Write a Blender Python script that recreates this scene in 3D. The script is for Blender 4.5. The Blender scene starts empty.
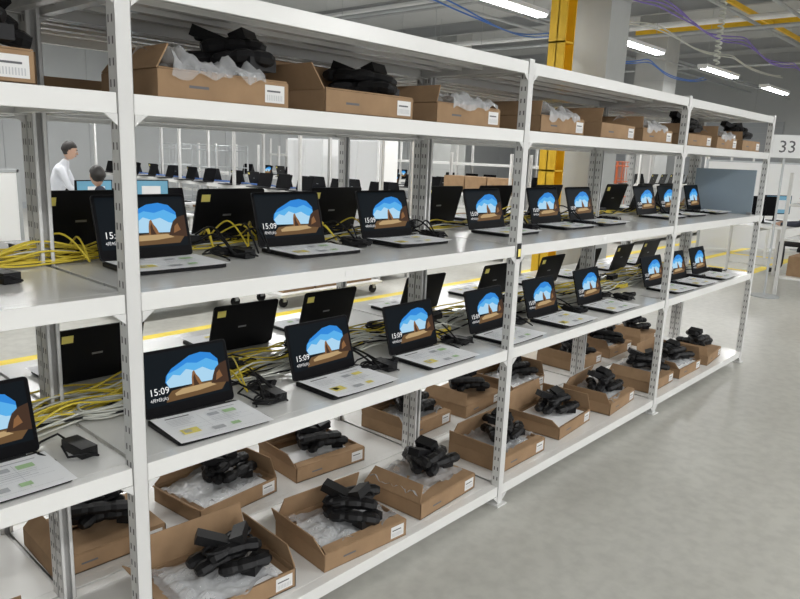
import bpy, bmesh, math, random
from mathutils import Matrix, Vector, noise
random.seed(7)
S=bpy.context.scene
COL=S.collection

# ---------------------------------------------------------------- materials
def mat(name,col,rough=0.5,metal=0.0,emit=0.0,bump=0.0,nscale=30,var=0.0,spec=0.5,ecol=None,coat=0):
    m=bpy.data.materials.new(name); m.use_nodes=True
    nt=m.node_tree; b=nt.nodes['Principled BSDF']
    b.inputs['Base Color'].default_value=(*col,1); b.inputs['Roughness'].default_value=rough
    b.inputs['Metallic'].default_value=metal
    b.inputs['Specular IOR Level'].default_value=spec
    if coat: b.inputs['Coat Weight'].default_value=coat
    if emit:
        b.inputs['Emission Color'].default_value=(*(ecol or col),1); b.inputs['Emission Strength'].default_value=emit
    tc=nt.nodes.new('ShaderNodeTexCoord'); n=nt.nodes.new('ShaderNodeTexNoise'); n.inputs['Scale'].default_value=nscale
    n.inputs['Detail'].default_value=4
    nt.links.new(tc.outputs['Object'],n.inputs['Vector'])
    if var:
        r=nt.nodes.new('ShaderNodeMapRange'); r.inputs[1].default_value=0.3; r.inputs[2].default_value=0.7
        r.inputs[3].default_value=1-var; r.inputs[4].default_value=1+var
        mx=nt.nodes.new('ShaderNodeVectorMath'); mx.operation='SCALE'; mx.inputs[0].default_value=col
        nt.links.new(n.outputs['Fac'],r.inputs[0]); nt.links.new(r.outputs[0],mx.inputs['Scale'])
        nt.links.new(mx.outputs[0],b.inputs['Base Color'])
    if bump:
        bp=nt.nodes.new('ShaderNodeBump'); bp.inputs['Strength'].default_value=bump; bp.inputs['Distance'].default_value=0.01
        nt.links.new(n.outputs['Fac'],bp.inputs['Height']); nt.links.new(bp.outputs[0],b.inputs['Normal'])
    return m
M={}
M['steel']=mat('shelf_painted_steel',(0.78,0.78,0.76),0.2,spec=0.7,var=0.02,nscale=3)
M['steelpost']=mat('post_painted_steel',(0.68,0.68,0.665),0.4,var=0.02,nscale=3)
M['hole']=mat('post_slot_dark',(0.12,0.12,0.12),0.8)
M['board']=mat('cardboard',(0.325,0.212,0.122),0.85,var=0.10,nscale=12,bump=0.05,spec=.2)
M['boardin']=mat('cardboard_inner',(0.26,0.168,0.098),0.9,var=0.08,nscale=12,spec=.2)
M['boardedge']=mat('cardboard_edge',(0.42,0.29,0.18),0.9)
M['label']=mat('label_white',(0.75,0.75,0.74),0.6)
M['ink']=mat('print_ink',(0.12,0.12,0.13),0.7)
M['inkg']=mat('print_grey',(0.50,0.51,0.53),0.7)
M['inky']=mat('print_yellow',(0.90,0.78,0.20),0.7)
M['inkgr']=mat('print_green',(0.45,0.65,0.35),0.7)
M['paper']=mat('paper',(0.93,0.94,0.95),0.7)
M['black']=mat('black_plastic',(0.008,0.008,0.009),0.45,bump=0.03,nscale=60,spec=.3)
M['blackm']=mat('black_rubber',(0.010,0.010,0.011),0.6,spec=.25)
M['lid']=mat('laptop_case_black',(0.008,0.008,0.009),0.45,spec=.2)
M['bezel']=mat('laptop_bezel',(0.004,0.004,0.005),0.4,spec=.05)
M['key']=mat('laptop_keys',(0.012,0.012,0.014),0.5,spec=.2)
M['metal']=mat('metal_grey',(0.35,0.36,0.37),0.4,metal=0.8)
M['yel']=mat('yellow_cable_jacket',(0.70,0.55,0.05),0.45)
M['wht']=mat('white_cable_jacket',(0.60,0.61,0.55),0.45)
M['blu']=mat('blue_cable_jacket',(0.05,0.16,0.5),0.45)
M['pur']=mat('purple_cable_jacket',(0.22,0.15,0.5),0.5)
M['safety']=mat('safety_yellow_paint',(0.85,0.52,0.02),0.5,var=0.05,nscale=4)
M['yline']=mat('floor_marking_yellow',(0.80,0.62,0.06),0.5,var=0.12,nscale=6)
M['white']=mat('white_panel',(0.86,0.87,0.87),0.45)
M['wallm']=mat('wall_paint',(0.42,0.435,0.44),0.8,var=0.04,nscale=0.6)
M['ceil']=mat('ceiling_deck_grey',(0.54,0.55,0.55),0.8,var=0.05,nscale=1)
M['concol']=mat('column_concrete',(0.44,0.45,0.44),0.8,var=0.08,nscale=1.5)
M['galv']=mat('galvanised_steel',(0.45,0.47,0.48),0.45,metal=0.5)
M['beam']=mat('beam_grey_paint',(0.38,0.39,0.40),0.6)
M['orange']=mat('orange_frame_paint',(0.50,0.12,0.04),0.5)
M['bpanel']=mat('blue_grey_board',(0.30,0.37,0.43),0.5)
M['ddoor']=mat('door_grey',(0.34,0.36,0.38),0.5)
M['skin']=mat('skin',(0.55,0.35,0.25),0.55)
M['hair']=mat('hair_black',(0.02,0.017,0.015),0.5,bump=0.3,nscale=80)
M['shirtw']=mat('cloth_white',(0.66,0.68,0.72),0.9,bump=0.2,nscale=25)
M['shirtd']=mat('cloth_navy',(0.035,0.04,0.06),0.9,bump=0.2,nscale=25)
M['pants']=mat('cloth_dark_trousers',(0.03,0.03,0.035),0.9,bump=0.2,nscale=25)
M['shoe']=mat('shoe_black',(0.02,0.02,0.02),0.5)
M['eye']=mat('eye',(0.6,0.6,0.6),0.3)
M['lip']=mat('lip',(0.42,0.18,0.15),0.5)
M['tube']=mat('fluorescent_tube',(1,1,1),0.5,emit=14,ecol=(0.97,0.99,1))
M['scr_blue']=mat('monitor_glow_blue',(0.10,0.25,0.35),0.3,emit=0.45)
def em(n,c,s=1.0): 
    return mat(n,tuple(x*0.02 for x in c),0.35,emit=s,ecol=c,spec=.03)
M['s_bg']=em('wallpaper_cave_dark',(0.006,0.009,0.012))
M['s_sky']=em('wallpaper_sky',(0.03,0.24,0.68),1.0)
M['s_sky2']=em('wallpaper_sky_mid',(0.10,0.42,0.80),1.0)
M['s_cloud']=em('wallpaper_haze',(0.42,0.68,0.88),.95)
M['s_sand']=em('wallpaper_sand',(0.55,0.38,0.19),.85)
M['s_sand2']=em('wallpaper_sand_dark',(0.16,0.09,0.04),.9)
M['s_rock']=em('wallpaper_rock',(0.06,0.032,0.02))
M['s_rock2']=em('wallpaper_rock_lit',(0.27,0.13,0.055),.9)
M['s_txt']=em('lockscreen_text',(0.9,0.9,0.9),1.0)
m=bpy.data.materials.new('clear_plastic_film'); m.use_nodes=True; nt=m.node_tree; nt.nodes.clear()
o=nt.nodes.new('ShaderNodeOutputMaterial'); mx=nt.nodes.new('ShaderNodeMixShader'); t=nt.nodes.new('ShaderNodeBsdfTransparent')
p=nt.nodes.new('ShaderNodeBsdfPrincipled'); p.inputs['Base Color'].default_value=(0.64,0.66,0.68,1); p.inputs['Roughness'].default_value=0.12
lw=nt.nodes.new('ShaderNodeLayerWeight'); lw.inputs[0].default_value=0.35
mr=nt.nodes.new('ShaderNodeMapRange'); mr.inputs[3].default_value=0.28; mr.inputs[4].default_value=0.88
nt.links.new(lw.outputs['Facing'],mr.inputs[0]); nt.links.new(mr.outputs[0],mx.inputs[0])
nt.links.new(t.outputs[0],mx.inputs[1]); nt.links.new(p.outputs[0],mx.inputs[2]); nt.links.new(mx.outputs[0],o.inputs[0])
M['film']=m
m=mat('concrete_floor',(0.42,0.42,0.41),0.35); nt=m.node_tree; b=nt.nodes['Principled BSDF']
tc=nt.nodes.new('ShaderNodeTexCoord')
n1=nt.nodes.new('ShaderNodeTexNoise'); n1.inputs['Scale'].default_value=0.9; n1.inputs['Detail'].default_value=8; n1.inputs['Roughness'].default_value=0.65
n2=nt.nodes.new('ShaderNodeTexNoise'); n2.inputs['Scale'].default_value=14; n2.inputs['Detail'].default_value=6
cr=nt.nodes.new('ShaderNodeValToRGB'); cr.color_ramp.elements[0].position=0.3; cr.color_ramp.elements[0].color=(0.45,0.445,0.405,1)
cr.color_ramp.elements[1].position=0.7; cr.color_ramp.elements[1].color=(0.56,0.555,0.51,1)
mm=nt.nodes.new('ShaderNodeMixRGB'); mm.blend_type='MULTIPLY'; mm.inputs[0].default_value=0.3
r2=nt.nodes.new('ShaderNodeValToRGB'); r2.color_ramp.elements[0].position=0.35; r2.color_ramp.elements[0].color=(0.6,0.6,0.6,1); r2.color_ramp.elements[1].position=0.6
for n in (n1,n2): nt.links.new(tc.outputs['Object'],n.inputs['Vector'])
nt.links.new(n1.outputs[0],cr.inputs[0]); nt.links.new(n2.outputs[0],r2.inputs[0])
nt.links.new(cr.outputs[0],mm.inputs[1]); nt.links.new(r2.outputs[0],mm.inputs[2]); nt.links.new(mm.outputs[0],b.inputs['Base Color'])
rr=nt.nodes.new('ShaderNodeMapRange'); rr.inputs[3].default_value=0.25; rr.inputs[4].default_value=0.45
nt.links.new(n1.outputs[0],rr.inputs[0]); nt.links.new(rr.outputs[0],b.inputs['Roughness'])
M['floor']=m

# ---------------------------------------------------------------- mesh builder
class MB:
    def __init__(s): s.v=[];s.f=[];s.m=[];s.mats=[];s.T=Matrix.Identity(4)
    def mi(s,k):
        if k not in s.mats: s.mats.append(k)
        return s.mats.index(k)
    def add(s,vs,fs,k,T=None):
        T=s.T@T if T is not None else s.T
        o=len(s.v); s.v+= [T@Vector(p) for p in vs]; i=s.mi(k)
        for f in fs: s.f.append([a+o for a in f]); s.m.append(i)
    def box(s,x0,y0,z0,x1,y1,z1,k,T=None):
        vs=[(x0,y0,z0),(x1,y0,z0),(x1,y1,z0),(x0,y1,z0),(x0,y0,z1),(x1,y0,z1),(x1,y1,z1),(x0,y1,z1)]
        s.add(vs,[(0,3,2,1),(4,5,6,7),(0,1,5,4),(1,2,6,5),(2,3,7,6),(3,0,4,7)],k,T)
    def cbox(s,c,d,k,T=None):
        s.box(c[0]-d[0]/2,c[1]-d[1]/2,c[2]-d[2]/2,c[0]+d[0]/2,c[1]+d[1]/2,c[2]+d[2]/2,k,T)
    def poly(s,pts,k,T=None): s.add(pts,[tuple(range(len(pts)))],k,T)
    def prism(s,pts,h,k,T=None):
        n=len(pts); vs=[(x,y,0) for x,y in pts]+[(x,y,h) for x,y in pts]
        fs=[tuple(reversed(range(n))),tuple(range(n,2*n))]+[(i,(i+1)%n,n+(i+1)%n,n+i) for i in range(n)]
        s.add(vs,fs,k,T)
    def tube(s,pts,r,k,seg=6,flat=1.0,T=None):
        pts=[Vector(p) for p in pts]; n=len(pts); vs=[]; fs=[]
        for i,p in enumerate(pts):
            d=(pts[min(i+1,n-1)]-pts[max(i-1,0)])
            if d.length<1e-9: d=Vector((0,0,1))
            d.normalize(); u=d.cross(Vector((0,0,1)))
            if u.length<0.05: u=d.cross(Vector((0,1,0)))
            u.normalize(); w=d.cross(u)
            rr=r[i] if isinstance(r,(list,tuple)) else r
            for j in range(seg):
                a=2*math.pi*j/seg; vs.append(p+u*math.cos(a)*rr+w*math.sin(a)*rr*flat)
        for i in range(n-1):
            for j in range(seg):
                a=i*seg+j; b=i*seg+(j+1)%seg; fs.append((a,b,b+seg,a+seg))
        fs.append(tuple(reversed(range(seg)))); fs.append(tuple(range((n-1)*seg,n*seg)))
        s.add(vs,fs,k,T)
    def ell(s,c,r,k,seg=16,ring=10,fn=None):
        vs=[];fs=[]
        for i in range(ring+1):
            th=math.pi*i/ring
            for j in range(seg):
                a=2*math.pi*j/seg; p=Vector((math.sin(th)*math.cos(a),math.sin(th)*math.sin(a),math.cos(th)))
                if fn: p=fn(p)
                vs.append((c[0]+p.x*r[0],c[1]+p.y*r[1],c[2]+p.z*r[2]))
        for i in range(ring):
            for j in range(seg):
                a=i*seg+j;b=i*seg+(j+1)%seg; fs.append((a,a+seg,b+seg,b))
        s.add(vs,fs,k)
    def mesh(s,name,smooth=False):
        me=bpy.data.meshes.new(name); me.from_pydata([tuple(p) for p in s.v],[],s.f)
        for k in s.mats: me.materials.append(M[k])
        me.polygons.foreach_set('material_index',s.m)
        if smooth: me.polygons.foreach_set('use_smooth',[True]*len(s.f))
        me.update(); return me
    def obj(s,name,loc=(0,0,0),rz=0,smooth=False,bevel=0,parent=None):
        return put(s.mesh(name,smooth),name,loc,rz,bevel,parent)
def put(me,name,loc=(0,0,0),rz=0,bevel=0,parent=None,sc=None,rot=None):
    o=bpy.data.objects.new(name,me); COL.objects.link(o); o.location=loc; o.rotation_euler=rot if rot else (0,0,rz)
    if sc: o.scale=sc
    if bevel:
        b=o.modifiers.new('bevel','BEVEL'); b.width=bevel; b.segments=2; b.limit_method='ANGLE'
    if parent: o.parent=parent
    return o
def txt(body,size,cx='CENTER'):
    c=bpy.data.curves.new('t','FONT'); c.body=body; c.size=size; c.align_x=cx; c.resolution_u=2
    o=bpy.data.objects.new('t',c); COL.objects.link(o)
    dg=bpy.context.evaluated_depsgraph_get(); me=bpy.data.meshes.new_from_object(o.evaluated_get(dg))
    vs=[tuple(v.co) for v in me.vertices]; fs=[tuple(p.vertices) for p in me.polygons]
    bpy.data.objects.remove(o); bpy.data.curves.remove(c); bpy.data.meshes.remove(me)
    return vs,fs

# ---------------------------------------------------------------- shelving
PX=[-2.77,-0.96,0.85,2.66,4.47,6.28]
LV=[0.10,0.783,1.265,1.767,2.05]
Y0,Y1,Y2=1.70,2.285,2.875
def post(b,x,y,z1,sy,holes=True,w=0.042,d=0.042):
    t=0.003
    ya,yb=(y,y+d) if sy>0 else (y-d,y)
    f=y if sy>0 else y-t
    b.box(x-w/2,f,0,x+w/2,f+t,z1,'steelpost')
    b.box(x-w/2,ya,0,x-w/2+t,yb,z1,'steelpost'); b.box(x+w/2-t,ya,0,x+w/2,yb,z1,'steelpost')
    bf=yb-t if sy>0 else ya
    b.box(x-w/2,bf,0,x-w/2+0.012,bf+t,z1,'steelpost'); b.box(x+w/2-0.012,bf,0,x+w/2,bf+t,z1,'steelpost')
    b.cbox((x,(ya+yb)/2,0.004),(0.075,0.075,0.008),'steelpost')
    if holes:
        e=0.0006; n=int(z1/0.05)
        for i in range(n):
            z=0.03+i*0.05
            yc=(ya+yb)/2
            for sx in (-1,1):
                xx=x+sx*(w/2+e)
                for oy in (-.009,.009):
                    b.poly([(xx,yc+oy-.003,z),(xx,yc+oy+.003,z),(xx,yc+oy+.003,z+.018),(xx,yc+oy-.003,z+.018)],'hole')
def rack(px,y0,y1,lv,holes=True,name='steel_shelving_rack',loc=(0,0,0),rz=0,h=0.05,ztop=None):
    b=MB(); top=ztop or (lv[-1]+0.012)
    for x in px:
        post(b,x,y0,top,1,holes); post(b,x,y1,top,-1,holes)
        for z in lv: 
            b.box(x-.004,y0+.04,z-.035,x+.004,y1-.04,z-.008,'steelpost')
    for i in range(len(px)-1):
        xa,xb=px[i]+.022,px[i+1]-.022
        for z in lv:
            b.box(xa-.014,y0+.044,z-.003,xb+.014,y1-.044,z,'steel')
            b.box(xa,y0+.006,z-.003,xb,y0+.044,z,'steel'); b.box(xa,y1-.044,z-.003,xb,y1-.006,z,'steel')
            for ya,yb in ((y0+.003,y0+.007),(y1-.007,y1-.003)): b.box(xa,ya,z-h,xb,yb,z,'steel')
            b.box(xa,y0+.007,z-h,xb,y0+.025,z-h+.003,'steel'); b.box(xa,y1-.025,z-h,xb,y1-.007,z-h+.003,'steel')
            for q in (0.2,0.4,0.6,0.8):
                yy=y0+(y1-y0)*q; b.box(xa,yy-.018,z-.028,xb,yy+.018,z-.004,'steel')
            for q in (0.0,1.0):
                xx=xa+.02+(xb-xa-.04)*q; b.box(xx-.015,y0+.01,z-h+.004,xx+.015,y1-.01,z-.004,'steel')
            for xx,sg in ((xa,1),(xb,-1)):
                b.prism([(0,0),(sg*.035,0),(0,-.03)] if sg>0 else [(0,0),(0,-.03),(sg*.035,0)],.003,'steelpost',
                        Matrix.Translation((xx,y0+.003,z-h))@Matrix.Rotation(math.pi/2,4,'X'))
    return b.obj(name,loc,rz,bevel=0.0012 if holes else 0)
rack(PX,Y0,Y1,LV)
rack(PX,Y1+.004,Y2,LV)

# ---------------------------------------------------------------- laptop
def build_laptop():
    b=MB(); W=.318; D=.215
    r=.012
    def rr(w,d,y0):
        pts=[]
        for cx,cy,a0 in ((w/2-r,y0+d-r,0),(-w/2+r,y0+d-r,90),(-w/2+r,y0+r,180),(w/2-r,y0+r,270)):
            for k in range(4):
                a=math.radians(a0+k*30); pts.append((cx+r*math.cos(a),cy+r*math.sin(a)))
        return pts
    b.prism(rr(W,D,-D),.012,'lid',Matrix.Translation((0,0,.002)))
    for x in (-.12,.12):
        for y in (-.19,-.03): b.box(x-.01,y-.004,0,x+.01,y+.004,.002,'blackm')
    for i in range(5):
        for j in range(14):
            x=-.135+j*.0198; y=-.03-i*.0195
            b.box(x,y-.016,.014,x+.0165,y,.0153,'key')
    b.box(-.05,-.2,.0140,.05,-.135,.0143,'key')
    b.tube([(-.12,0.002,.012),(.12,.002,.012)],.0055,'lid',8)
    T=Matrix.Translation((0,.004,.014))@Matrix.Rotation(math.radians(-16),4,'X')@Matrix.Rotation(math.pi/2,4,'X')
    b.prism(rr(W,.212,0),.006,'lid',T@Matrix.Translation((0,0,-.006)))
    b.prism(rr(W-.004,.208,.002),.0005,'bezel',T)
    w,h,x0,yb=.296,.168,-.148,.034
    def P(pts,z,k): b.poly([(x0+u*w,yb+v*h,z) for u,v in pts],k,T)
    P([(0,0),(1,0),(1,1),(0,1)],.0008,'s_bg')
    P([(.28,.30),(.24,.42),(.26,.54),(.33,.66),(.44,.75),(.56,.85),(.70,.88),(.82,.83),(.90,.68),(.90,.30)],.0010,'s_sky')
    P([(.27,.32),(.25,.42),(.28,.57),(.40,.63),(.52,.72),(.64,.68),(.76,.74),(.90,.62),(.90,.30)],.0011,'s_sky2')
    P([(.28,.30),(.25,.42),(.34,.54),(.42,.50),(.50,.60),(.60,.54),(.7,.58),(.80,.48),(.90,.46),(.90,.28)],.0012,'s_cloud')
    P([(.22,.04),(.24,.14),(.30,.24),(.60,.28),(.90,.27),(.97,.20),(.9,.06)],.0013,'s_sand2')
    P([(.34,.13),(.33,.18),(.42,.24),(.76,.25),(.84,.18),(.62,.14)],.0014,'s_sand')
    P([(.54,.25),(.552,.42),(.568,.52),(.59,.55),(.61,.46),(.64,.38),(.67,.25)],.0015,'s_rock2')
    P([(.565,.25),(.57,.41),(.59,.48),(.602,.36),(.63,.25)],.0016,'s_rock')
    P([(.78,.22),(.81,.36),(.85,.50),(.91,.58),(1,.62),(1,.18)],.0016,'s_rock')
    P([(.84,.26),(.86,.40),(.90,.46),(.93,.32)],.0017,'s_rock2')
    P([(0,0),(.2,0),(.26,.16),(.24,.34),(.18,.5),(.24,.72),(.42,.9),(.6,1),(0,1)],.0013,'s_bg')
    vs,fs=txt("15:09",.031,'LEFT')
    b.add([(x0+.012+v[0],yb+.036+v[1],.0022) for v in vs],fs,'s_txt',T)
    vs,fs=txt("4月9日(火)",.013,'LEFT')
    b.add([(x0+.013+v[0],yb+.016+v[1],.0022) for v in vs],fs,'s_txt',T)
    b.poly([(.10,.16,-.0063),(.10,.19,-.0063),(.14,.19,-.0063),(.14,.16,-.0063)],'inky',T)
    b.poly([(-.01,.098,-.0063),(-.01,.106,-.0063),(.03,.106,-.0063),(.03,.098,-.0063)],'metal',T)
    return b.mesh('laptop')
LAP=build_laptop()
LAPD=LAP.copy(); LAPD.name='laptop_idle'
for i,mm_ in enumerate(LAPD.materials):
    if mm_.name.startswith(('wallpaper','lockscreen')): LAPD.materials[i]=M['bezel']
def build_sheet(v):
    rnd=random.Random(v); b=MB(); w,d=.312,.222
    n=8
    def z(x): return .0008+.004*max(0,(abs(x)/(w/2))**4)*(1 if v%2 else .4)
    for i in range(n):
        xa=-w/2+w*i/n; xb=xa+w/n
        b.poly([(xa,-d/2,z(xa)),(xb,-d/2,z(xb)),(xb,d/2,z(xb)),(xa,d/2,z(xa))],'paper')
    def q(x0,y0,x1,y1,k): b.poly([(x0,y0,.0035),(x1,y0,.0035),(x1,y1,.0035),(x0,y1,.0035)],k)
    q(-.12,.08,-.04,.086,'ink'); q(.03,.08,.12,.085,'inkg')
    for i in range(5): q(-.125,.062-i*.011,-.125+rnd.uniform(.05,.1),.0638-i*.011,'inkg')
    q(.01,.036,.045,.060,'inkg'); q(.062,.034,.105,.060,'inky' if v%2 else 'inkgr')
    for i in range(4): q(.0,.02-i*.012,rnd.uniform(.06,.12),.0218-i*.012,'inkg')
    q(-.12,-.06,-.065,-.02,'inky'); q(-.112,-.05,-.09,-.026,'paper')
    q(-.03,-.075,.01,-.050,'inkg'); q(.035,-.07,.065,-.048,'inky' if v%2 else 'inkgr')
    for yy in (-.09,-.03,.0): q(-.13,yy,.13,yy+.0008,'inkg')
    for xx in (-.02,.055): q(xx,-.085,xx+.0008,.07,'inkg')
    return b.mesh('instruction_sheet')
SHEETS=[build_sheet(i) for i in range(3)]
cnt=[0]
def laptop(x,y,z,rz=0,sheet=True):
    put(LAP,'laptop',(x,y,z+.001),rz)
    if sheet:
        cnt[0]+=1; a=random.uniform(-.05,.05)
        o=Vector((random.uniform(-.005,.012),-.127,0)); o.rotate(Matrix.Rotation(rz,3,'Z'))
        put(SHEETS[cnt[0]%3],'instruction_sheet',(x+o.x,y+o.y,z+.0168),rz+a)
UP=[-.35,1.125,1.73,2.27,3.03,3.63,4.06,5.04,5.46,5.98]
for x in UP: laptop(x,2.13,LV[2],random.uniform(-.04,.04))
for x in [.525,1.16,1.744,2.27,2.84,3.36,3.91,4.87,5.3,5.76]:
    laptop(x,1.945,LV[1],random.uniform(-.05,.03))
for x in [-.2,.45,1.05,1.64,2.21,3.0,3.5,4.1,5.1,5.6,6.05]: laptop(x,2.48,LV[2],math.pi+random.uniform(-.06,.06))
for x in [.3,1.09,1.72,2.2,2.9,3.6,4.25,4.8,5.38,5.9]: laptop(x,2.49,LV[1],math.pi+random.uniform(-.06,.06))

# ---------------------------------------------------------------- cartons
def build_carton(kind,seed):
    rnd=random.Random(seed); b=MB(); W,D,H,t=.42,.33,.072,.004
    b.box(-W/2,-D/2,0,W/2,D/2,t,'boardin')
    b.box(-W/2,-D/2,0,W/2,-D/2+t,H,'board'); b.box(-W/2,D/2-t,0,W/2,D/2,H,'board')
    b.box(-W/2,-D/2,0,-W/2+t,D/2,H,'board'); b.box(W/2-t,-D/2,0,W/2,D/2,H,'board')
    def flap(edge,length,ang,inset=.004,skew=0):
        a=math.radians(ang)
        L=(W if edge in 'fb' else D)/2-inset
        R={'f':0,'b':math.pi,'l':-math.pi/2,'r':math.pi/2}[edge]
        dist=(D if edge in 'fb' else W)/2-t/2
        T=Matrix.Rotation(R,4,'Z')@Matrix.Translation((0,-dist,H+.001))@Matrix.Rotation(a,4,'X')
        b.prism([(-L,0),(L,0),(L-.012-skew,length),(-L+.012+skew,length)],.004,'board',T)
    if kind==0:
        flap('b',.11,60+rnd.uniform(-8,12)); flap('l',.085,115,skew=.01); flap('f',.04,8)
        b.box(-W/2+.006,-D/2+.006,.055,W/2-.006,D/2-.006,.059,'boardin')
        b.box(-.17,-.13,.059,.15,.10,.0605,'paper')
    elif kind==1:
        flap('f',.162,3); flap('b',.162,7); flap('l',.08,55,skew=.01)
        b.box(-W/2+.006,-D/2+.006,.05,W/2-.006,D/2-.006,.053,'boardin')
    elif kind==2:
        flap('b',.12,100); flap('l',.10,140); flap('r',.10,75)
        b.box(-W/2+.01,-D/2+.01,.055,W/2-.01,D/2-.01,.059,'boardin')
        b.box(-.17,-.14,.059,.17,.13,.061,'paper')
    else:
        b.box(-W/2,-D/2,H,W/2,D/2,H+.004,'board'); flap('l',.10,50,skew=.01); b.box(-W/2,-.002,H+.004,W/2,.002,H+.0045,'boardin')
    b.poly([(W/2-.085,-D/2-.0008,.012),(W/2-.015,-D/2-.0008,.012),(W/2-.015,-D/2-.0008,.062),(W/2-.085,-D/2-.0008,.062)],'label')
    for i in range(9):
        x=W/2-.078+i*.0065; b.poly([(x,-D/2-.0014,.018),(x+.0025,-D/2-.0014,.018),(x+.0025,-D/2-.0014,.034),(x,-D/2-.0014,.034)],'inkg')
    b.poly([(W/2-.078,-D/2-.0014,.042),(W/2-.03,-D/2-.0014,.042),(W/2-.03,-D/2-.0014,.047),(W/2-.078,-D/2-.0014,.047)],'ink')
    b.poly([(-.12,-D/2-.0008,.03),(-.06,-D/2-.0008,.03),(-.06,-D/2-.0008,.037),(-.12,-D/2-.0008,.037)],'ink')
    return b.mesh('cardboard_carton')
CART=[build_carton(k,k) for k in range(4)]
TOPZ={0:.063,1:.088,2:.064,3:.079}
def build_bundle(seed):
    """several chunky black adapters/moulded plastic blocks tied together with their cords"""
    rnd=random.Random(seed); b=MB()
    for i in range(5):
        a=(i-2)*.28+rnd.uniform(-.3,.3); cx=rnd.uniform(-.035,.035); cy=-.07+i*.034; z=.028+.038*(i%2)
        L=rnd.uniform(.085,.12); bend=rnd.uniform(-.03,.03); tilt=rnd.uniform(-.12,.12)
        pts=[]; rad=[]
        for k in range(13):
            s=-1+k/6; x=s*L; y=bend*(1-s*s); c,sn=math.cos(a),math.sin(a)
            pts.append((cx+x*c-y*sn,cy+x*sn+y*c,z+.012*(1-s*s)+x*tilt))
            rad.append((.029 if k%4 else .024)*(1.0 if k not in(0,12) else .75))
        b.tube(pts,rad,'black',8,flat=.8)
    b.cbox((0,0,0),(.12,.055,.034),'black',Matrix.Translation((.07,-.075,.022))@Matrix.Rotation(.6,4,'Z'))
    b.cbox((0,0,0),(.12,.055,.034),'black',Matrix.Translation((-.04,.03,.10))@Matrix.Rotation(-.5,4,'Z')@Matrix.Rotation(.35,4,'Y'))
    b.cbox((0,0,0),(.10,.05,.034),'black',Matrix.Translation((.05,.0,.105))@Matrix.Rotation(.9,4,'Z')@Matrix.Rotation(-.4,4,'X'))
    for q in range(3):
        c=(rnd.uniform(-.04,.04),rnd.uniform(-.04,.04)); r=rnd.uniform(.04,.055); ti=rnd.uniform(-.5,.5)
        pts=[(c[0]+r*1.4*math.cos(u*.52),c[1]+r*.7*math.sin(u*.52),.085+ti*r*.5*math.cos(u*.52)+.01*q*.5) for u in range(13)]
        b.tube(pts,.0055,'blackm',5)
    return b.mesh('power_adapter_bundle',False)
BUN=[build_bundle(s) for s in range(4)]
def build_film(seed,w=.36,d=.28,h=.022,drape=0):
    n,m_=30,26; vs=[];fs=[]
    for i in range(n+1):
        for j in range(m_+1):
            u=i/n-.5;v=j/m_-.5
            z=abs(noise.noise(Vector((u*5+seed*9,v*5,seed))))*h*2+noise.noise(Vector((u*13,v*13+seed,3)))*h*.5
            rx=1+.12*noise.noise(Vector((v*4,seed,1))); ry=1+.15*noise.noise(Vector((u*4,seed,5)))
            x=u*w*rx; y=v*d*ry; z=max(z,.001)
            if drape and y<-.165:
                ex=-.165-y; y=-.168-.008-.012*abs(noise.noise(Vector((u*9,seed,2)))); z=z*.4-ex
            vs.append((x,y,z))
    for i in range(n):
        for j in range(m_):
            a=i*(m_+1)+j; fs.append((a,a+m_+1,a+m_+2,a+1))
    b=MB(); b.add(vs,fs,'film'); return b.mesh('plastic_bag',True)
FILM=[build_film(s) for s in range(4)]
FILMD=[build_film(s+5,.30,.40,.035,1) for s in range(3)]
def carton_set(x,y,z,kind,bun=True,film=True,rz=0,bo=(0,0),drape=False):
    k=kind; put(CART[k],'cardboard_carton',(x,y,z+.001),rz)
    top=TOPZ[k]+.004
    if film and drape: put(FILMD[random.randrange(3)],'plastic_bag',(x+random.uniform(-.05,.05),y,z+.092),rz)
    elif film: put(FILM[random.randrange(4)],'plastic_bag',(x+random.uniform(-.03,.03)-.02,y+random.uniform(-.02,.03)-.01,z+top),rz+random.uniform(-.3,.3))
    if bun: put(BUN[random.randrange(4)],'power_adapter_bundle',(x+.03+bo[0],y+bo[1],z+top+(.012 if film else .002)),rz+random.uniform(-.7,.7))
z=LV[0]
for i,(x,y,k) in enumerate([(-.3,1.95,1),(.45,2.0,0),(1.25,1.94,2),(1.80,1.90,0),(2.33,1.93,1),(2.97,1.94,0),(3.56,1.97,2),(4.14,1.95,0),(4.76,1.94,1),(5.26,1.93,2),(5.77,1.93,1)]):
    carton_set(x,y,z,k,rz=random.uniform(-.10,.10),film=i%4!=2 or i==2)
for i,x in enumerate([.4,1.07,1.62,2.18,2.9,3.42,3.95,4.8,5.35,5.9]):
    k=[0,1,2,0][i%4]
    carton_set(x,2.53,z,k,rz=random.uniform(-.1,.1),film=i%2==0,bun=True)
z=LV[3]
for i,(x,k,bu,fi) in enumerate([(-.1,3,True,False),(.45,1,True,False),(1.17,1,True,True),(1.74,0,True,False),(2.29,1,False,True),(3.02,1,False,True),(3.60,3,False,False),(4.12,1,False,True),(4.80,1,True,False),(5.33,3,False,True),(5.88,1,True,False)]):
    carton_set(x,1.90,z,k,bun=bu,film=fi,rz=random.uniform(-.03,.03),bo=(.09,.02),drape=True)
for i,x in enumerate([.4,1.05,1.6,2.2,3.0,3.6,4.1,4.9,5.5]):
    carton_set(x,2.55,z,[1,3,0,3][i%4],bun=i%3==0,film=i%2==0,rz=random.uniform(-.1,.1))

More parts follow.
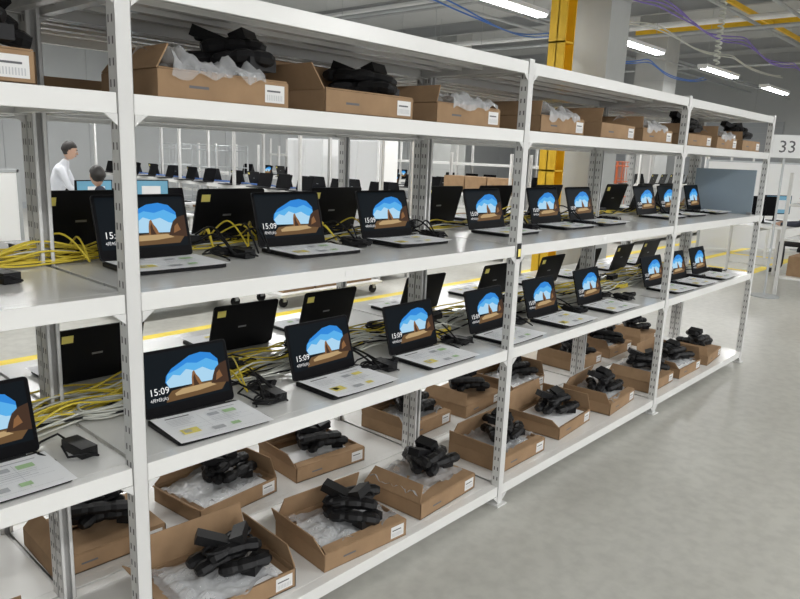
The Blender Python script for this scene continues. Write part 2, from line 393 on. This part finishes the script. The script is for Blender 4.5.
# ---------------------------------------------------------------- cables
def cable_obj(name,splines,matk,r):
    c=bpy.data.curves.new(name,'CURVE'); c.dimensions='3D'; c.bevel_depth=r; c.bevel_resolution=1; c.resolution_u=4
    for pts in splines:
        s=c.splines.new('NURBS'); s.points.add(len(pts)-1); s.order_u=3; s.use_endpoint_u=True
        for i,p in enumerate(pts): s.points[i].co=(*p,1)
    c.materials.append(M[matk]); o=bpy.data.objects.new(name,c); COL.objects.link(o); return o
def run(x0,x1,y,z,n,sy,sz,step=.12):
    out=[]
    for i in range(n):
        x=x0+random.uniform(0,.3); yy=y+random.uniform(-sy,sy); p=[]
        ph=random.uniform(0,9)
        while x<x1:
            p.append((x,min(max(yy+.5*sy*noise.noise(Vector((x*2.2,ph,0)))*2,y-sy*1.3),y+sy*1.3),z+.006+sz*abs(noise.noise(Vector((x*3,ph,7))))*2)); x+=step*random.uniform(.7,1.3)
        out.append(p)
    return out
def coil(cx,cy,z,r,turns=4,th=.006):
    p=[]
    for i in range(turns*10):
        a=i*.63; rr=r*(1+.12*math.sin(i*1.7)); p.append((cx+rr*1.3*math.cos(a),cy+rr*.75*math.sin(a),z+.006+th*i/10+.008*abs(math.sin(i*.9))))
    return p
def drops(xs,ya,yb,z,h=.03):
    out=[]
    for x in xs:
        for q in range(2):
            dx=random.uniform(-.08,.12)
            out.append([(x,ya,z+.012),(x+dx*.4,ya+(yb-ya)*.3,z+h),(x+dx,ya+(yb-ya)*.6,z+h*random.uniform(.3,1.2)),(x+dx*1.6,yb,z+.012)])
    return out
z=LV[2]
cable_obj('ethernet_cable_bundle',run(-1,6.2,2.31,z,7,.055,.04)+run(-1.4,1.3,2.29,z,14,.06,.05)+[coil(x,2.33,z,.05) for x in (.75,1.35,1.5,1.9,2.5,3.3,4.4)]+drops([.95,1.4,1.55,1.62,2.0,2.2,3.2,3.5],2.18,2.4,z,.10),'yel',.0034)
cable_obj('power_cable_bundle',[coil(x,2.10+random.uniform(-.07,.05),z,.04,3) for x in (1.40,1.46,2.0,2.03,2.53,3.30,3.86,4.3,5.25,5.75)]+[coil(x,2.33,z,.05,5,.009) for x in (1.5,1.75,2.1,2.6,3.3,3.8,4.5)]+drops([1.4,1.5,1.55,2.0,2.5,3.3,3.9,5.2],2.05,2.35,z,.10)+run(0,6.2,2.28,z,3,.05,.04),'blackm',.0038)
cable_obj('white_cable_bundle',run(-1,6.2,2.33,z,3,.05,.03)+[coil(x,2.36,z,.06) for x in (.6,2.6,3.9)],'wht',.003)
z=LV[1]
cable_obj('ethernet_cable_bundle',run(-1,6.2,2.24,z,9,.11,.05)+run(-1.4,1.6,2.2,z,14,.12,.06)+[coil(x,y,z,.07) for x,y in ((.75,2.2),(1.5,2.2),(2.05,2.25),(2.6,2.1),(3.1,2.2),(3.7,2.2),(4.6,2.1))]+drops([1.4,1.9,2.5,3.0,3.6,4.1,5.1],1.98,2.4,z,.08),'yel',.0034)
cable_obj('white_cable_bundle',run(-1,6.2,2.18,z,12,.12,.05)+[coil(x,y,z,.075,6) for x,y in ((.95,2.12),(2.0,2.2),(2.45,2.2),(2.62,2.15),(2.85,2.2),(3.3,2.15),(4.3,2.2))],'wht',.0036)
cable_obj('power_cable_bundle',[coil(x,1.95+random.uniform(-.10,.07),z,.045,3) for x in (1.40,1.47,1.95,2.02,2.52,2.56,3.1,3.64,4.2,4.35,5.08,5.55,6.0)]+[coil(x,2.3,z,.06,5,.009) for x in (1.3,1.9,2.4,3.2,3.9,4.6,5.5)]+drops([1.4,1.45,1.95,2.0,2.5,3.1,3.6,5.1],1.86,2.3,z,.06)+run(0,6.2,2.15,z,5,.12,.04),'blackm',.0038)
def build_adapter():
    b=MB(); b.cbox((0,0,.016),(.108,.047,.030),'black'); b.cbox((.06,0,.016),(.02,.02,.014),'blackm')
    b.tube([(.07,0,.016),(.1,.01,.03),(.12,.05,.012),(.09,.09,.008),(.03,.1,.02),(-.02,.08,.008),(-.06,.1,.006)],.0035,'blackm',6)
    b.tube([(-.054,0,.016),(-.08,-.01,.012),(-.09,.03,.03),(-.05,.06,.02),(0,.05,.035)],.0035,'blackm',6)
    return b.mesh('power_adapter')
AD=build_adapter()
for x in (.8-.15,1.435,2.0,2.54,3.32,3.85,4.32,5.25,5.72): put(AD,'power_adapter',(x,2.06+random.uniform(-.06,.05),LV[2]+.001),random.uniform(1.3,1.8))
for x in (.84-.07,1.45,2.0,2.55,3.10,3.63,4.25,5.09,5.53,6.05): put(AD,'power_adapter',(x,1.95+random.uniform(-.08,.08),LV[1]+.001),random.uniform(1.3,1.8))
for x in (1.35,1.9,2.6,3.3,3.75,4.6): put(AD,'power_adapter',(x,2.3,LV[2]+.03),random.uniform(-1,1)); put(AD,'power_adapter',(x+.1,2.2,LV[1]+.04),random.uniform(-1,1))
b=MB(); b.box(6.20,1.76,0,6.212,2.24,.36,'bpanel'); b.box(6.18,1.76,0,6.232,1.79,.02,'metal'); b.box(6.18,2.2,0,6.232,2.24,.02,'metal')
b.obj('blue_grey_divider_board',(0,0,LV[2]+.001))
b=MB(); b.box(-.014,-.004,-.035,.014,0,.035,'black'); b.poly([(-.01,-.005,-.025),(.01,-.005,-.025),(.01,-.005,.01),(-.01,-.005,.01)],'inky'); b.obj('shelf_tag',(2.66,1.6985,1.24))
for x in (1.62,3.5): 
    b=MB(); b.box(-.018,-.001,-.01,.018,0,.01,'label'); b.obj('shelf_label',(x,1.7025,1.243))

# ---------------------------------------------------------------- room
XW,YW,CZ=27.0,18.0,5.4
b=MB(); b.box(-12,-10,-.1,XW,YW,0,'floor'); b.obj('floor')
b=MB(); b.box(-12,YW,0,XW,YW+.2,CZ,'wallm')
for i in range(20): b.box(-12+i*2,YW-.01,0,-12+i*2+.02,YW,CZ,'beam')
b.obj('wall_back')
b=MB(); b.box(XW,-10,0,XW+.2,YW,CZ,'wallm')
for i in range(14): b.box(XW-.01,-10+i*2,0,XW,-10+i*2+.02,CZ,'beam')
b.obj('wall_right')
b=MB(); b.box(-12.2,-10,0,-12,YW,CZ,'wallm'); b.obj('wall_left')
b=MB(); b.box(-12,-10,CZ,XW,YW,CZ+.15,'ceil'); b.obj('ceiling')
b=MB()
for i in range(13): b.box(-12+i*3.2,-10,CZ-.32,-12+i*3.2+.14,YW,CZ-.30,'beam'); b.box(-12+i*3.2+.06,-10,CZ-.3,-12+i*3.2+.08,YW,CZ,'beam'); b.box(-12+i*3.2,-10,CZ-.02,-12+i*3.2+.14,YW,CZ,'beam')
b.obj('ceiling_beams')
for i in range(3):
    b=MB(); y=2+i*5; b.box(XW-.06,y,0,XW-.012,y+3.2,3.2,'ddoor')
    for k in range(16): b.box(XW-.07,y,k*.2,XW-.06,y+3.2,k*.2+.02,'beam')
    b.obj('door_%d'%(i+1))
b=MB(); b.box(-12,YW-.03,0,XW,YW-.012,.15,'ddoor'); b.obj('baseboard_back')
def column(x,y,w=.75):
    b=MB(); b.box(-w/2,-w/2,0,w/2,w/2,CZ,'concol'); b.box(-w/2-.03,-w/2-.03,0,w/2+.03,w/2+.03,.12,'concol')
    for z in (1.2,2.4,3.6): b.box(-w/2-.002,-w/2-.002,z,w/2+.002,w/2+.002,z+.012,'beam')
    return b.obj('concrete_column',(x,y,0))
def ycolumn(x,y,w=.22):
    b=MB(); t=.014; b.box(-w/2,-w/2,0,-w/2+t,w/2,CZ,'safety'); b.box(w/2-t,-w/2,0,w/2,w/2,CZ,'safety'); b.box(-w/2,-.007,0,w/2,.007,CZ,'safety')
    b.box(-w/2-.05,-w/2-.05,0,w/2+.05,w/2+.05,.03,'safety')
    for z in (1.5,3.0,4.5): b.box(-w/2,-w/2,z,w/2,w/2,z+.02,'safety')
    return b.obj('yellow_steel_column',(x,y,0))
column(8.55,4.5,.52); ycolumn(7.75,4.57); column(17.5,7.6); column(17.5,14)
b=MB(); b.box(-8,5.42,0,24,5.58,.002,'yline'); b.box(9.7,3.2,0,9.86,5.42,.002,'yline'); b.box(9.86,3.2,0,24,3.36,.002,'yline'); b.box(9.86,4.3,0,24,4.44,.002,'yline')
for i in range(5): b.box(12+i*2.2,3.36,0,12.14+i*2.2,4.3,.002,'yline')
b.obj('floor_marking_lines')
# ---------------------------------------------------------------- ceiling lights
def fixture():
    b=MB(); b.box(-1.05,-.11,.03,1.05,.11,.09,'white')
    for y in (-.06,.06): b.tube([(-1.03,y,.012),(1.03,y,.012)],.016,'tube',8)
    for x in (-1.04,1.02): b.box(x,-.09,-.005,x+.02,.09,.03,'white')
    for x in (-.8,.8): b.tube([(x,0,.09),(x,0,CZ-3.65)],.004,'galv',5)
    return b.mesh('ceiling_light')
FX=fixture()
for y,xs in ((5.8,(-.2,4.0,8.2,12.4,16.7,21.0)),(9.8,(-.2,4,8.2,12.4,16.7,21)),(13.4,(-.2,2.8,6.9,11,15.3,19.5)),(-2.0,(-4.4,-.2,4,8.2,12.4,16.7)),(-5.5,(-.2,4,8.2))):
    for x in xs:
        put(FX,'ceiling_light',(x,y,3.65))
        l=bpy.data.lights.new('lamp','AREA'); l.shape='RECTANGLE'; l.size=2.0; l.size_y=.16; l.energy=72; l.color=(1,.99,.975)
        lo=bpy.data.objects.new('ceiling_lamp',l); COL.objects.link(lo); lo.location=(x,y,3.62)
b=MB()
for y in (3.6,4.4,7.4,8.2): b.tube([(-5,y,4.2),(XW-.1,y,4.2)],.03,'galv',8)
for x in (5,9.5,14,19): b.tube([(x,0,4.1),(x,17,4.1)],.035,'galv',8)
for x in (10.8,15.2): b.tube([(x,-4,4.5),(x,17,4.5)],.06,'white',8)
for y in (6.9,1.0): b.tube([(-5,y,3.95),(XW-.1,y,3.95)],.018,'beam',6)
b.obj('ceiling_conduit_pipes')
b=MB(); b.box(9,3.0,4.45,26,3.03,4.6,'safety'); b.box(9,2.95,4.6,26,3.08,4.615,'safety'); b.box(9,2.95,4.435,26,3.08,4.45,'safety')
b.box(17,-4,4.65,17.12,8,4.78,'safety'); b.box(9,.8,4.5,26,.86,4.6,'safety'); b.box(12,4.9,4.62,26,4.96,4.7,'safety')
b.obj('yellow_crane_rail')
def hang(x0,y0,x1,y1,z,n,k,sag=.12):
    out=[]
    for q in range(n):
        p=[]
        for i in range(25):
            t=i/24; p.append((x0+(x1-x0)*t,y0+(y1-y0)*t+.05*math.sin(i*1.3+q),z+.03*q-sag*abs(math.sin(t*math.pi*4))+.02*math.sin(i+q)))
        out.append(p)
    return out
cable_obj('purple_hanging_cable',hang(6,4.1,20,4.3,3.7,3,0),'pur',.010)
cable_obj('blue_hanging_cable',hang(3,4.95,14,5.1,3.25,2,0,.16),'blu',.009)
cable_obj('white_hanging_cable',hang(4,5.3,20,5.4,3.9,2,0,.1),'wht',.012)
cable_obj('coiled_hanging_cord',[[(10.2+.04*math.cos(i*1.1),3.6+.04*math.sin(i*1.1),4.2-i*.011) for i in range(110)]],'wht',.012)

# ---------------------------------------------------------------- background racks
def far_rack(x,ya,yb,n,lv,top,rz=math.pi/2):
    L=(yb-ya)/n; o=rack([i*L for i in range(n+1)],-.3,.3,lv,False,'storage_rack',(x,ya,0),rz,ztop=top)
far_rack(6.7,6.2,14.2,5,[.12,.6,1.05],2.1)
far_rack(9.6,6.2,16,6,[.12,.6,1.05],1.7)
far_rack(12.4,6.2,16,6,[.12,.6,1.05,1.5],1.9)
L=1.8; rack([i*L for i in range(5)],-.3,.3,[.12,.7,1.2],False,'storage_rack',(13.6,6.3,0),0,ztop=1.9)
for i in range(14):
    x=13.9+i*.5; put(LAPD,'laptop',(x,6.3,1.202),random.choice((0,math.pi))); 
    if i%2: put(CART[i%4],'cardboard_carton',(x,6.3,.702),0)
for xx in (6.55,6.85,9.45,9.8,12.4):
    y=6.4 if xx!=9.45 and xx!=9.8 else 7.9
    while y<14:
        put(LAP if random.random()<.12 else LAPD,'laptop',(xx+random.uniform(-.02,.02),y,1.052),(math.pi/2 if xx in (6.85,9.8) else -math.pi/2)+random.uniform(-.1,.1)); y+=random.uniform(.42,.8)
for i,y in enumerate([6.5,7.1,7.9,8.8,9.6,10.6]):
    put(CART[i%4],'cardboard_carton',(6.7,y,.602),math.pi/2); put(CART[3],'cardboard_carton',(6.7,y+.1,.122),math.pi/2); put(CART[3],'cardboard_carton',(9.6,y+.1,.602),math.pi/2)
cable_obj('ethernet_cable_bundle',[[(6.75+.04*math.sin(i*2+q),6.3+i*.3,1.06+.02*abs(math.sin(i*1.3+q))) for i in range(26)] for q in range(5)],'blu',.008)
def bigbox(w,d,h,name='shipping_carton'):
    b=MB(); b.box(-w/2,-d/2,0,w/2,d/2,h,'board'); b.box(-w/2-.001,-.025,h-.06,w/2+.001,.025,h+.001,'boardedge')
    b.poly([(w/2+.001,-.1,h*.5),(w/2+.001,.05,h*.5),(w/2+.001,.05,h*.8),(w/2+.001,-.1,h*.8)],'label')
    b.poly([(-.1,-d/2-.001,h*.4),(.06,-d/2-.001,h*.4),(.06,-d/2-.001,h*.75),(-.1,-d/2-.001,h*.75)],'label')
    b.box(-w/2,-.002,h,w/2,.002,h+.0015,'boardin')
    return b.mesh(name)
BB=bigbox(.42,.36,.26); BB2=bigbox(.55,.4,.35)
for y in (6.5,6.95,7.4): put(BB,'shipping_carton',(9.6,y,1.052),math.pi/2)
def dolly(x,y,w,d,rz=0):
    b=MB(); b.box(-w/2,-d/2,.12,w/2,d/2,.15,'white')
    for sx in(-1,1):
        for sy in(-1,1):
            T=Matrix.Translation((sx*(w/2-.08),sy*(d/2-.08)-.015,.05))@Matrix.Rotation(-math.pi/2,4,'X')
            b.prism([(.05*math.cos(a*.5236),.05*math.sin(a*.5236)) for a in range(12)],.03,'blackm',T)
            b.box(sx*(w/2-.08)-.02,sy*(d/2-.08)-.03,.06,sx*(w/2-.08)+.02,sy*(d/2-.08)+.03,.12,'metal')
    return b.obj('platform_dolly',(x,y,0),rz)
dolly(5.2,5.95,1.5,.55); dolly(3.6,6.3,1.3,.55)
for x,zz in ((4.75,.15),(5.2,.15),(5.65,.15),(4.9,.411)): put(BB,'shipping_carton',(x,5.95,zz+.001))
for x in (3.3,3.8): put(BB,'shipping_carton',(x,6.3,.151))
def cabinet(x,y,w=.9,d=.42,h=1.82):
    b=MB(); b.box(-d/2,-w/2,.05,d/2,w/2,h,'white'); b.box(-d/2+.02,-w/2+.02,0,d/2-.02,w/2-.02,.05,'ddoor')
    for s in (-1,1):
        b.box(-d/2-.012,min(0,s*(w/2-.01))+.004,.08,-d/2,max(0,s*(w/2-.01))-.004,h-.02,'white')
        b.box(-d/2-.02,s*.04-.008,.85,-d/2-.012,s*.04+.008,1.0,'metal')
    return b.obj('steel_cabinet',(x,y,0),bevel=.003)
cabinet(7.8,9.1); cabinet(7.8,7.85)
def table(x,y,w,d,h=.72,rz=0):
    b=MB(); b.box(-w/2,-d/2,h-.03,w/2,d/2,h,'white')
    for sx in(-1,1):
        for sy in(-1,1): b.box(sx*(w/2-.05)-.02,sy*(d/2-.05)-.02,0,sx*(w/2-.05)+.02,sy*(d/2-.05)+.02,h-.03,'steelpost')
        b.box(sx*(w/2-.05)-.012,-d/2+.07,.12,sx*(w/2-.05)+.012,d/2-.07,.15,'steelpost')
    b.box(-w/2+.07,-.012,h-.1,w/2-.07,.012,h-.04,'steelpost')
    return b.obj('work_table',(x,y,0),rz,bevel=.003)
def monitor():
    b=MB(); b.box(-.26,-.02,.12,.26,.015,.44,'bezel'); b.poly([(-.248,-.021,.135),(.248,-.021,.135),(.248,-.021,.428),(-.248,-.021,.428)],'scr_blue')
    b.poly([(-.1,-.0215,.2),(.15,-.0215,.2),(.15,-.0215,.36),(-.1,-.0215,.36)],'label')
    b.tube([(0,.02,.3),(0,.05,.2),(0,.04,.01)],.02,'bezel',8); b.box(-.11,-.06,0,.11,.1,.012,'bezel')
    return b.mesh('computer_monitor')
MO=monitor()
table(4.3,8.9,1.8,.75); table(5.2,10.6,2.4,.75); table(1.9,8.2,1.6,.75); table(5.7,7.6,.9,.7)
put(MO,'computer_monitor',(4.0,8.95,.721),.2); put(MO,'computer_monitor',(4.75,8.95,.721),-.2); put(MO,'computer_monitor',(1.9,8.3,.721),.1)
for x in (4.4,5.0,5.6,6.1): put(LAPD,'laptop',(x,10.6,.721),0)
for x in (5.5,5.9): put(LAPD,'laptop',(x,7.7,.721),.1)
def partition(x,y,w,h,rz=0,k='white'):
    b=MB(); b.box(-w/2,-.02,.06,w/2,.02,h,k)
    b.box(-w/2-.01,-.025,.05,-w/2+.02,.025,h+.01,'galv'); b.box(w/2-.02,-.025,.05,w/2+.01,.025,h+.01,'galv'); b.box(-w/2,-.025,h-.02,w/2,.025,h+.01,'galv')
    for s in(-1,1): b.box(s*(w/2-.03)-.02,-.2,0,s*(w/2-.03)+.02,.2,.05,'galv')
    return b.obj('partition_screen',(x,y,0),rz,bevel=.002)
partition(1.75,6.9,1.3,1.36,0); partition(.4,6.9,1.3,1.36,0)
def cage(k):
    b=MB(); w,d,h=.85,.6,1.65
    b.box(-w/2,-d/2,.16,w/2,d/2,.2,k)
    for sx in(-1,1):
        for sy in(-1,1):
            b.tube([(sx*w/2,sy*d/2,.16),(sx*w/2,sy*d/2,h)],.018,k,6)
            b.ell((sx*(w/2-.07),sy*(d/2-.06),.065),(.065,.02,.065),'blackm',12,6); b.box(sx*(w/2-.07)-.02,sy*(d/2-.06)-.025,.08,sx*(w/2-.07)+.02,sy*(d/2-.06)+.025,.16,'metal')
    for z in (.5,.85,1.2,1.55,1.65):
        b.tube([(w/2,-d/2,z),(w/2,d/2,z)],.011,k,5); b.tube([(-w/2,-d/2,z),(-w/2,d/2,z)],.011,k,5); b.tube([(-w/2,d/2,z),(w/2,d/2,z)],.011,k,5)
    for i in range(1,7): x=-w/2+w*i/7; b.tube([(x,d/2,.2),(x,d/2,h)],.006,k,5)
    for i in range(1,5):
        y=-d/2+d*i/5
        for sx in(-1,1): b.tube([(sx*w/2,y,.2),(sx*w/2,y,h)],.006,k,5)
    return b.mesh('roll_cage_cart')
CO=cage('orange'); CB=cage('galv')
for i,(x,y) in enumerate([(14.7,7.6),(15.8,7.7),(19,8.5)]):
    put(CO,'roll_cage_cart',(x,y,0),random.uniform(-.1,.1)+math.pi/2)
    put(BB2,'shipping_carton',(x,y,.201),math.pi/2)
for x,y in ((8.6,13),(8.4,14.2)): put(CB,'roll_cage_cart',(x,y,0),.1)
table(13.0,3.3,2.2,.8,.75)
b=MB()
for sx in(-1,1):
    for sy in(-1,1): b.box(sx*.85-.02,sy*.25-.02,0,sx*.85+.02,sy*.25+.02,1.6,'steelpost')
for z in (.25,.75,1.2): b.box(-.85,-.25,z-.03,.85,.25,z,'steel')
b.obj('wire_frame_shelf',(11.0,2.2,0),.0)
for x in (-.5,0,.45): put(BB,'shipping_carton',(11.0+x,2.2,.251))
put(LAPD,'laptop',(10.8,2.25,.751),-.4); put(LAPD,'laptop',(11.3,2.25,.751),.2); put(CART[3],'cardboard_carton',(11.4,2.2,1.201)); put(CART[1],'cardboard_carton',(10.7,2.2,1.201))
put(MO,'computer_monitor',(12.6,3.4,.751),math.pi-.6); put(MO,'computer_monitor',(13.4,3.4,.751),-.6)
partition(15,4.2,2.4,1.75,-.6); partition(17.2,2.9,2.4,1.75,-.6)
b=MB(); b.box(-.2,-.012,1.78,.2,.012,2.06,'white'); b.box(-.012,.012,0,.012,.03,2.0,'galv'); b.prism([(.18*math.cos(a*.5236),.18*math.sin(a*.5236)) for a in range(12)],.015,'galv')
vs,fs=txt("33",.21); b.add([(.01+v[0],-.0135,1.845+v[1]) for v in vs],fs,'ink'); b.obj('aisle_number_sign',(9.88,2.50,0),-math.radians(60))

# ---------------------------------------------------------------- people
def person(name,J,segs,headc,hr,face,loc,rz,hair='hair',scale=1):
    names=list(J); me=bpy.data.meshes.new(name); me.from_pydata([J[n][0] for n in names],[(names.index(a),names.index(c)) for a,c,_ in segs],[])
    bm=bmesh.new(); bm.from_mesh(me); ly=bm.verts.layers.skin.verify()
    bm.verts.ensure_lookup_table()
    for i,n in enumerate(names):
        r=J[n][1]; r=r if isinstance(r,tuple) else (r,r); bm.verts[i][ly].radius=r; bm.verts[i][ly].use_root=(n=='pelvis')
    bm.to_mesh(me); bm.free()
    o=bpy.data.objects.new('tmp',me); COL.objects.link(o)
    o.modifiers.new('s','SKIN'); q=o.modifiers.new('d','SUBSURF'); q.levels=2; q.render_levels=2
    dg=bpy.context.evaluated_depsgraph_get(); m2=bpy.data.meshes.new_from_object(o.evaluated_get(dg)); bpy.data.objects.remove(o)
    b=MB(); vs=[tuple(v.co) for v in m2.vertices]
    S_=[(Vector(J[a][0]),Vector(J[c][0]),k,(J[a][1] if not isinstance(J[a][1],tuple) else min(J[a][1]))) for a,c,k in segs]
    groups={}
    for p in m2.polygons:
        c=p.center; best=None
        for a,d,k,r in S_:
            ab=d-a; t=max(0,min(1,(c-a).dot(ab)/max(ab.length_squared,1e-9))); ds=(c-(a+ab*t)).length-r*.8
            if best is None or ds<best[0]: best=(ds,k)
        groups.setdefault(best[1],[]).append(tuple(p.vertices))
    o0=len(b.v); b.v+=[Vector(v) for v in vs]
    for k,fs in groups.items():
        i=b.mi(k)
        for f in fs: b.f.append([a+o0 for a in f]); b.m.append(i)
    b.T=Matrix.Translation(headc)@Matrix.Rotation(face,4,'X')
    def shp(p):
        if p.z<0: p=Vector((p.x*(1+.28*p.z),p.y*(1+.12*p.z)-.08*(-p.z),p.z))
        return p
    b.ell((0,0,0),(.076,.094,.115),'skin',20,14,shp)
    b.tube([(0,-.088,.018),(0,-.105,-.015),(0,-.098,-.028)],[.008,.014,.010],'skin',8)
    for s in(-1,1):
        b.ell((s*.03,-.084,.012),(.013,.008,.008),'eye',10,6); b.ell((s*.03,-.0905,.012),(.006,.004,.006),'hair',8,6)
        b.ell((s*.077,.005,-.005),(.010,.018,.03),'skin',8,8); b.tube([(s*.016,-.092,.034),(s*.045,-.083,.036)],.004,'hair',6)
    b.tube([(-.02,-.088,-.052),(0,-.093,-.054),(.02,-.088,-.052)],.006,'lip',6)
    def hf(p):
        q=p.copy()
        if p.y<-.2 and p.z<.42: q=Vector((p.x*.86,p.y*.80,p.z))
        if p.z<-.35 : q=q*.86
        return q
    b.ell((0,.014,.020),(.090,.104,.122),hair,22,14,hf)
    b.T=Matrix.Identity(4)
    return put(b.mesh(name,True),name,loc,rz,sc=(scale,)*3)
def hand(J,segs,side,wrist,d,down=(0,0,-1)):
    w=Vector(wrist); d=Vector(d).normalized(); up=Vector(down); lat=d.cross(up).normalized()
    n='h'+side
    J[n+'p']=(tuple(w+d*.055),(.02,.035)); segs.append((side+'wr',n+'p','skin'))
    for i,(o,l) in enumerate(((-.03,.062),(-.010,.075),(.010,.070),(.028,.055))):
        a=w+d*.085+lat*o; J[f'{n}{i}a']=(tuple(a),.0095); m_=a+d*l*.55+up*.006; J[f'{n}{i}b']=(tuple(m_),.0085); J[f'{n}{i}c']=(tuple(m_+d*l*.35+up*l*.35),.007)
        segs+= [(n+'p',f'{n}{i}a','skin'),(f'{n}{i}a',f'{n}{i}b','skin'),(f'{n}{i}b',f'{n}{i}c','skin')]
    a=w+d*.03-lat*.035; J[n+'ta']=(tuple(a),.011); J[n+'tb']=(tuple(a+d*.035-lat*.018+up*.01),.009); segs+=[(side+'wr',n+'ta','skin'),(n+'ta',n+'tb','skin')]
def standing(name,loc,rz,sh='shirtw',lean=.1,scale=1):
    J={'pelvis':((0,0,.93),(.15,.11)),'belly':((0,-.01-lean*.2,1.08),(.14,.105)),'chest':((0,-lean*.6,1.27),(.165,.115)),'neckb':((0,-lean,1.42),(.07,.065)),'neck':((0,-lean*1.2,1.50),.052)}
    seg=[('pelvis','belly',sh),('belly','chest',sh),('chest','neckb',sh),('neckb','neck','skin')]
    for s,n in((-1,'L'),(1,'R')):
        J[n+'sh']=((s*.18,-lean*.8,1.37),.062); J[n+'el']=((s*.235,-.08-lean,1.10),.044); J[n+'wr']=((s*.18,-.32-lean,1.02),.028)
        seg+=[('chest',n+'sh',sh),(n+'sh',n+'el',sh),(n+'el',n+'wr',sh)]; hand(J,seg,n,J[n+'wr'][0],(-s*.2,-1,-.2))
        J[n+'hip']=((s*.095,0,.86),.092); J[n+'kn']=((s*.10,-.02,.48),.06); J[n+'an']=((s*.10,.02,.09),.042); J[n+'toe']=((s*.11,-.15,.04),.036)
        seg+=[('pelvis',n+'hip','pants'),(n+'hip',n+'kn','pants'),(n+'kn',n+'an','pants'),(n+'an',n+'toe','shoe')]
    return person(name,J,seg,(0,-lean*1.35-.02,1.60),.1,.25,loc,rz,scale=scale)
def sitting(name,loc,rz,sh='shirtd'):
    J={'pelvis':((0,0,.55),(.16,.13)),'belly':((0,-.02,.70),(.15,.115)),'chest':((0,-.07,.90),(.165,.12)),'neckb':((0,-.11,1.06),(.07,.065)),'neck':((0,-.14,1.13),.052)}
    seg=[('pelvis','belly',sh),('belly','chest',sh),('chest','neckb',sh),('neckb','neck','skin')]
    for s,n in((-1,'L'),(1,'R')):
        J[n+'sh']=((s*.18,-.10,1.0),.062); J[n+'el']=((s*.23,-.22,.80),.044); J[n+'wr']=((s*.14,-.45,.79),.028)
        seg+=[('chest',n+'sh',sh),(n+'sh',n+'el',sh),(n+'el',n+'wr',sh)]; hand(J,seg,n,J[n+'wr'][0],(-s*.2,-1,0))
        J[n+'hip']=((s*.09,-.06,.53),.092); J[n+'kn']=((s*.13,-.44,.50),.064); J[n+'an']=((s*.13,-.42,.09),.042); J[n+'toe']=((s*.14,-.58,.04),.036)
        seg+=[('pelvis',n+'hip','pants'),(n+'hip',n+'kn','pants'),(n+'kn',n+'an','pants'),(n+'an',n+'toe','shoe')]
    return person(name,J,seg,(0,-.17,1.23),.1,.2,loc,rz)
def chair(loc,rz):
    b=MB(); b.box(-.23,-.22,.38,.23,.22,.43,'blackm'); b.box(-.2,.24,.55,.2,.28,.95,'blackm'); b.tube([(0,.2,.40),(0,.29,.5),(0,.29,.7)],.02,'black',8)
    b.tube([(0,0,.09),(0,0,.38)],.028,'metal',8)
    for i in range(5):
        a=i*1.257; b.tube([(0,0,.1),(.28*math.cos(a),.28*math.sin(a),.07)],.018,'black',6); b.ell((.28*math.cos(a),.28*math.sin(a),.03),(.03,.03,.03),'black',10,6)
    return b.obj('office_chair',loc,rz)
standing('standing_worker',(3.76,9.60,0),math.radians(60),scale=.94,lean=.16)
sitting('seated_worker',(3.78,8.15,0),math.radians(185)); chair((3.78,8.13,0),math.radians(185))
sitting('seated_worker',(12.4,2.55,0),math.radians(190)); chair((12.4,2.53,0),math.radians(190))

# ---------------------------------------------------------------- world + camera
w=bpy.data.worlds.new('World'); S.world=w; w.use_nodes=True
w.node_tree.nodes['Background'].inputs[0].default_value=(.985,.99,1,1); w.node_tree.nodes['Background'].inputs[1].default_value=1.2
cam=bpy.data.cameras.new('cam'); co=bpy.data.objects.new('camera',cam); COL.objects.link(co); S.camera=co
cam.sensor_width=36; cam.lens=698/800*36; cam.clip_start=.05
a=math.radians(42.1); th=math.radians(11.85)
h=Vector((math.cos(a),math.sin(a),0)); fw=h*math.cos(th)-Vector((0,0,1))*math.sin(th); r0=Vector((math.sin(a),-math.cos(a),0)); up=r0.cross(fw)
ro=math.radians(2.3); xc=r0*math.cos(ro)+up*math.sin(ro); yc=-r0*math.sin(ro)+up*math.cos(ro)
R=Matrix((xc,yc,-fw)).transposed().to_4x4(); co.matrix_world=Matrix.Translation((0,0,1.65))@R
S.view_settings.view_transform='Standard'; S.view_settings.look='None'; S.view_settings.exposure=.0
